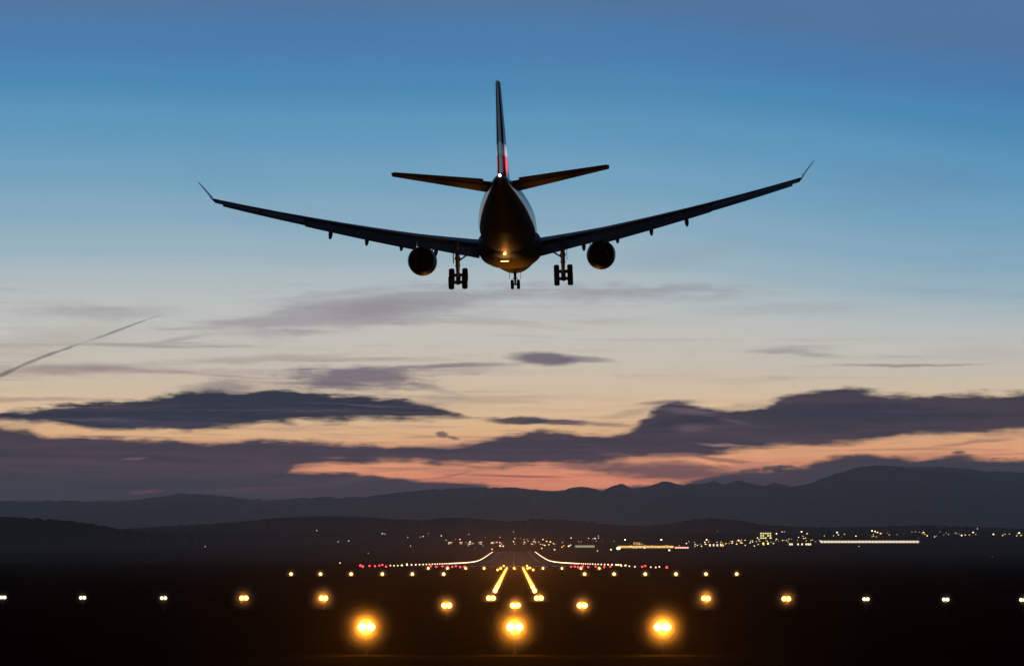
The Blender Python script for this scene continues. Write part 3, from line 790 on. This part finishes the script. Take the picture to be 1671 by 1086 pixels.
# added mist shells that imitate lens halos round the brightest lamps
for shell, dens, puffs, which in [(sh, d_*k_, pf, w_) for pf, k_, w_ in ((PUFFS, 1, 'three nearest'), (PUFFS2, 2, 'farther')) for sh, d_ in ((1.0, .006), (.82, .012), (.64, .026), (.46, .055), (.30, .12))]:
    bm = bmesh.new()
    for p, rad_ in puffs:
        g = bmesh.ops.create_icosphere(bm, subdivisions=3, radius=1)['verts']
        for v in g: v.co = p + v.co*rad_*shell*(1+.12*noise.noise(v.co*1.6+p+Vector((shell*9,0,0))))
    pm = mesh('lamp_halo_mist', bm, M['hill']); pm.materials.clear(); mi2 = link('lamp_halo_mist', pm)
    mm = bpy.data.materials.new('lamp_halo_mist'); mm.use_nodes = True; t = mm.node_tree; t.nodes.clear()
    pv = t.nodes.new('ShaderNodeVolumePrincipled'); mo = t.nodes.new('ShaderNodeOutputMaterial'); t.links.new(pv.outputs[0], mo.inputs['Volume'])
    pv.inputs['Density'].default_value = dens; pv.inputs['Color'].default_value = (.9,.9,.9,1); pv.inputs['Anisotropy'].default_value = .1
    pm.materials.append(mm); tag(mi2, {1.0:'outer veil of mist', .82:'second veil of mist', .64:'thin mist', .46:'thicker mist', .30:'thick core of mist'}[shell]+' added as halo round the %s approach lamps' % which, None, kind='stuff')

# ------------------------------------------------------------------ town and airport behind the runway
random.seed(11)
MASTS = {}
def mast(px, py, mat='pale', size=1.0, h=9.0, label=None, cat='street lamp', name='street_lamp', group='street lamps of the town'):
    p = spotpos(px, py, h, 3400.0 if py < 900 else 1200.0)
    k = (mat, size, h)
    if k not in MASTS:
        bm = bmesh.new(); tube(bm, (0,0,0), (0,0,h), .14, .08, 8); tube(bm, (0,0,h), (0,-1.2,h+.15), .06, .05, 6); pm = mesh('pole', bm, M['steel'])
        bm = bmesh.new(); s_ = size
        g = bmesh.ops.create_uvsphere(bm, u_segments=12, v_segments=8, radius=1)['verts']
        for v in g: v.co = Vector((v.co.x*.95*s_, v.co.y*.6*s_-1.2, v.co.z*.62*s_+h))
        MASTS[k] = (pm, mesh('lamp_head', bm, M['L_'+mat]))
    e = empty(name, p); tag(e, label, cat, group)
    link('pole', MASTS[k][0], e); link('lamp_head', MASTS[k][1], e)
    return e
def where(px):
    for x, w in ((480,'far left'),(600,'left'),(720,'left of the runway'),(800,'just left of the runway end'),(880,'behind the runway end'),(1000,'just right of the runway end'),(1120,'right of the runway'),
                 (1240,'between runway and terminal'),(1340,'left of the terminal'),(1500,'above the long lit terminal'),(1600,'right of the terminal')):
        if px < x: return w
    return 'at the right edge'
MN = {'white':'white','pale':'pale','faint':'faint whitish','yellow':'yellow','orange':'orange','pinkish':'pinkish','greenish':'greenish','mast':'bright white','warm':'warm'}
TL = [ # px, py, colour, size, height
 (335,891,'faint',1.0,9),(517,865,'faint',1.5,9),(552,883,'faint',1.0,9),(569,882,'faint',1.3,9),(624,870,'faint',2.0,9),(628,870.5,'faint',1.2,9),(665.5,876,'faint',1.1,9),(686,875.5,'faint',1.0,9),(690.6,874.7,'pale',1.1,9),(699,870,'faint',.9,9),
 (720,873.5,'pale',1.3,9),(555,918,'pale',.22,1.2),(601,902,'faint',.5,2),(670,890,'pinkish',.7,6),
 (735,885,'pale',1.0,9),(750.5,879.5,'pinkish',1.2,9),(751,884,'faint',.9,9),(765,871,'faint',1.1,9),(767,883,'pale',1.2,9),(772,886,'yellow',.8,9),(785,884,'pale',1.1,9),(792,876,'faint',.8,9),(803,885.5,'yellow',1.1,9),(803,895.5,'orange',1.0,9),
 (816,876,'faint',1.1,9),(816,890,'pale',1.4,9),(821,890.5,'pinkish',1.3,9),(838,867,'faint',1.2,9),(838,883,'pale',1.1,9),(840,887,'faint',.9,9),(856,884,'pale',1.1,9),(862,882,'faint',.9,9),(871,883,'pale',1.0,9),(872,879,'faint',.9,9),
 (886,879.5,'pinkish',1.3,9),(892,882.5,'yellow',1.2,9),(898,883.5,'yellow',1.3,9),(884,894,'yellow',.9,9),(889,889,'greenish',1.1,9),(905,896,'pinkish',1.0,9),(903,886,'greenish',.9,9),(918,884,'faint',.9,9),(932,877,'white',1.1,9),(928,890.5,'mast',1.2,9),
 (944,883,'faint',.8,9),(971,878,'pale',1.2,12),(973,882,'faint',.8,9),(997,896,'yellow',1.1,9),(1020,880,'mast',1.2,14),(1079,880,'mast',1.3,14),(1092,897,'mast',1.1,8),(975,898,'faint',.9,8),(1009,900,'greenish',.7,8),
 (1120,886,'pale',1.1,9),(1124,883,'faint',.9,9),(1138,889,'faint',1.2,9),(1150,884,'pale',1.2,9),(1153,880,'mast',1.1,12),(1151,887,'pale',1.1,9),(1171,866,'faint',.8,18),(1180,889,'pale',1.0,9),(1170,884,'pinkish',.8,9),
 (1195,883,'yellow',1.2,9),(1205,881,'mast',1.2,12),(1202,887,'yellow',1.1,9),(1209,885,'yellow',1.1,9),(1224,885,'faint',1.4,9),(1216,889,'pinkish',.9,9),(1236,877,'pale',1.1,12),(1231,890,'yellow',.9,9),(1228,881,'faint',.9,9),(1243,871,'yellow',1.5,12),
 (1258,877,'yellow',1.2,12),(1246,888,'yellow',1.0,9),(1262,886,'greenish',1.0,9),(1267,870,'mast',1.1,14),(1276,867,'pale',1.0,14),(1280,867,'faint',.9,14),(1267,879,'yellow',1.2,9),(1277,881,'pale',1.1,9),
 (1308,867,'mast',1.3,16),(1317,870,'pale',1.2,14),(1303,876,'yellow',1.1,9),(1310,874,'orange',1.0,9),(1366,868,'mast',1.3,16),(1368,872,'greenish',1.0,12),(1360,873.5,'greenish',.8,9),(1396.6,874,'white',1.3,10),
 (1423,865.5,'mast',1.5,16),(1428,866.5,'warm',1.5,16),(1437,869.7,'orange',1.6,14),(1432,868,'warm',1.4,14),(1451,872,'orange',1.0,9),(1430,875,'orange',1.0,9),(1423,875,'orange',.8,9),
 (1482,868,'faint',1.1,9),(1488,867.3,'faint',1.2,9),(1494,867,'pale',1.0,9),(1500,867.4,'faint',1.0,9),(1507,868,'yellow',1.6,14),(1513,873.5,'yellow',1.4,9),(1509,871,'orange',1.2,9),(1525,875,'greenish',1.0,9),(1521,867,'greenish',1.0,9),(1534,867,'faint',1.2,10),
 (1544,869,'faint',1.0,10),(1560,869,'faint',1.0,10),(1569,873,'mast',1.3,10),(1575,872,'warm',1.0,9),(1582,872,'orange',1.2,9),(1588,868,'mast',1.3,14),(1595,862,'pinkish',1.0,20),(1621,871,'mast',1.6,10),(1636,873,'orange',1.2,9),(1647,870.5,'pinkish',1.0,9),
 (1663,869,'mast',1.5,12),(1659,873.5,'orange',1.2,9),(1666,873,'yellow',1.1,9),(1619,908,'faint',.3,2)]
cnt = {}
for a in TL:
    k = (MN[a[2]], where(a[0])); cnt.setdefault(k, []).append(a)
for a in TL:
    k = (MN[a[2]], where(a[0])); same = sorted(cnt[k]); n = same.index(a)
    lab = '%s lone lamp %s' % k
    if len(same) > 1: lab = '%s lamp %s, %s of those from left' % (k[0], k[1], ORD[n])
    if a[4] >= 12: lab = lab.replace(' of those', '')
    if a[4] >= 12: mast(a[0], a[1], a[2], a[3]*1.75, a[4], lab.replace('lamp', 'floodlight on a mast', 1), 'floodlight', 'floodlight_mast', 'apron floodlights of the airport')
    else: mast(a[0], a[1], a[2], a[3]*1.55, a[4], lab)

def scatter(x0, x1, n, yf, cols, lab, grp):
    for i in range(n):
        px = x0+(x1-x0)*random.random(); mast(px, yf(px)+random.gauss(0,2.0), random.choice(cols), round(.7+random.random()*.9, 1), 9.0, lab, group=grp)
scatter(1005, 1340, 75, lambda x: interp([(1005,893),(1130,889),(1240,882),(1340,879)], x), ['yellow','pale','orange','pale','faint'], 'tiny lamp in the dense glittering cluster between runway and terminal', 'tiny lamps between runway and terminal')
scatter(720, 1005, 34, lambda x: 884+6*math.sin(x*.05), ['faint','pinkish','pale','orange'], 'tiny dim lamp in the loose cluster behind the runway end', 'tiny lamps behind the runway end')
scatter(1340, 1671, 30, lambda x: 871, ['faint','yellow','orange','pale'], 'tiny lamp among the larger lights above and right of the terminal', 'tiny lamps above the terminal')
WIN = {}
def building(name, px0, px1, pyt, pyb, depth, label, cat, winmat, rows=1, cols=8, group=None, storey=None, fill=.45, roofh=.6, strip=False):
    a, b = spotpos((px0+px1)/2, pyb, .3, 3400.0), None
    Yd = a.y; x0, x1 = at(px0, pyb, Yd).x, at(px1, pyb, Yd).x; zt = at(px0, pyt, Yd).z; zb = a.z - 1.0
    Wd, H = x1-x0, max(3.0, zt-a.z)
    e = empty(name, ((x0+x1)/2, Yd, a.z)); tag(e, label, cat, group)
    bm = bmesh.new(); box(bm, (0, depth/2, (H-1)/2), (Wd, depth, H+1)); link('wall', mesh('wall', bm, M['wall'] if Wd > 25 else M['dwall'], False), e)
    bm = bmesh.new()
    if Wd > 25: box(bm, (0, depth/2, H+roofh/2+.01), (Wd+1.2, depth+1.2, roofh))
    else:
        zz = H; w2, d2 = Wd/2+.5, depth/2+.5
        v = [bm.verts.new(p) for p in ((-w2,-.5,zz),(w2,-.5,zz),(w2,depth+.5,zz),(-w2,depth+.5,zz),(-w2,depth/2,zz+3),(w2,depth/2,zz+3))]
        for f in ((0,1,5,4),(2,3,4,5),(0,4,3),(1,2,5),(0,3,2,1)): bm.faces.new([v[i] for i in f])
    link('roof', mesh('roof', bm, M['roof'], False), e)
    if strip:
        bm = bmesh.new(); box(bm, (0,-.12,H*.5), (Wd*.96,.2,H*.55)); link('window_band', mesh('window_band', bm, M['L_'+winmat], False), e)
        bm = bmesh.new()
        n = int(Wd/9)
        for i in range(n+1): box(bm, (-Wd*.48+i*Wd*.96/n, -.30, H*.5), (.7,.16,H*.62))
        link('window_frame', mesh('window_frame', bm, M['roof'], False), e)
    else:
        for r_ in range(rows):
            for c_ in range(cols):
                if random.random() > fill: continue
                bm = bmesh.new(); box(bm, (0,0,0), (Wd/cols*.62,.16,H/rows*.5)); o = link('window', mesh('window', bm, M['L_'+winmat], False), e, (-Wd/2+(c_+.5)*Wd/cols, -.10, (r_+.55)*H/rows))
    return e
M['L_facade'] = material('glow_facade', (.1,.1,.1), emis=(1,.82,.58), estr=1.0)
M['L_facade2'] = material('glow_facade2', (.1,.1,.1), emis=(1,.58,.16), estr=1.1)
M['L_facade3'] = material('glow_facade3', (.1,.1,.1), emis=(.8,.85,.50), estr=.45)
M['L_facade4'] = material('glow_facade4', (.1,.1,.1), emis=(1,.86,.32), estr=1.5)
M['L_window'] = material('glow_window', (.1,.1,.1), emis=(1,.72,.38), estr=1.6)
building('terminal_building', 1335, 1503, 880.2, 886.2, 40, 'long low terminal with a brightly lit glass front', 'terminal', 'facade', strip=True)
building('cargo_building', 1008, 1101, 888.5, 894.5, 40, 'long cargo hall lit orange along its front, right of the runway', 'cargo hall', 'facade2', strip=True)
building('cargo_building', 1101, 1124, 891, 895, 30, 'low annex glowing dim pink at the right end of the orange cargo hall', 'cargo hall', 'pinkish', rows=1, cols=6, fill=.8)
building('hangar', 938, 971, 888, 893.5, 40, 'hangar with a dim greenish lit front just right of the runway end', 'hangar', 'facade3', strip=True)
building('office_building', 1240, 1259, 868, 879, 25, 'office block glowing yellow, the brightest cluster left of the terminal', 'office block', 'facade4', rows=3, cols=5, fill=.75)
building('office_building', 1157, 1178, 886, 892, 22, 'low office block with pale lit windows between cargo hall and yellow block', 'office block', 'pale', rows=1, cols=7, fill=.6)
building('parking_deck', 1284, 1324, 885, 890, 25, 'low parking deck with dotted lights left of the terminal', 'parking deck', 'pale', rows=1, cols=12, fill=.6)
building('parking_deck', 1236, 1282, 883.5, 889, 25, 'parking deck with scattered lights below the yellow office block', 'parking deck', 'yellow', rows=1, cols=12, fill=.35)
building('control_building', 1033, 1050, 884, 889, 15, 'small block with orange windows rising behind the cargo hall', 'office block', 'facade2', rows=2, cols=4, fill=.7)
hs = [(731,739,'outermost, on the left'),(748,755,'second from the left'),(763,771,'third from the left'),(781,788,'fourth from the left'),(799,807,'fifth from the left'),(812,822,'just left of the runway axis'),(852,860,'just right of the runway axis'),(866,875,'last on the right')]
for x0, x1, w in hs:
    building('house', x0, x1, 883.5, 888, 12, 'house with a few lit windows behind the runway end, %s' % w, 'house', 'window', rows=2, cols=4, fill=.4, group='houses behind the runway end')
# dark trees on the low ridge at the right
LEAF = []
for v in range(3):
    bm = bmesh.new()
    for k in range(420):
        th = random.random()*6.283; u = random.random()**.6; zz = random.random()
        rr_ = math.sin(math.pi*(.12+.8*zz))**.7*5.2*u*(1+.3*noise.noise((math.cos(th)*2, math.sin(th)*2, zz*3+v*5)))
        c0 = Vector((rr_*math.cos(th), rr_*math.sin(th), 3+zz*9)); s_ = .5+random.random()*.5
        n_ = Vector((random.gauss(0,1), random.gauss(0,1), random.gauss(0,1))).normalized(); a_ = n_.orthogonal().normalized()*s_; b_ = n_.cross(a_)
        bm.faces.new([bm.verts.new(c0+a_), bm.verts.new(c0+b_), bm.verts.new(c0-a_), bm.verts.new(c0-b_)])
    cr_ = mesh('crown', bm, M['leaf'], False)
    bm = bmesh.new(); tube(bm, (0,0,-.3), (0,0,5), .38, .22, 8)
    for q in range(4):
        tube(bm, (0,0,3.5+q*.4), (math.cos(q*1.6+v)*2.4, math.sin(q*1.6+v)*2.4, 7+q*.5), .15, .05, 6)
    LEAF.append((cr_, mesh('trunk', bm, M['bark'])))
def tree(px, py, h, lab):
    p = spotpos(px, py, 0.1, 3400.0); e = empty('broadleaf_tree', p, (0,0,random.random()*6)); tag(e, lab, 'tree', 'dark trees near the terminal'); k = h/12; e.scale = (k*1.2,k*1.2,k)
    v = random.choice(LEAF); link('crown', v[0], e); link('trunk', v[1], e)
tx = [1340,1352,1386,1404,1458,1470,1482,1496,1518,1527,1540,1552,1606,1612,1640,1652]
for i, x in enumerate(tx):
    tree(x, 873+random.random()*2, 15+random.random()*10, 'dark tree standing among the terminal lights, %s from the left' % ORD[i])
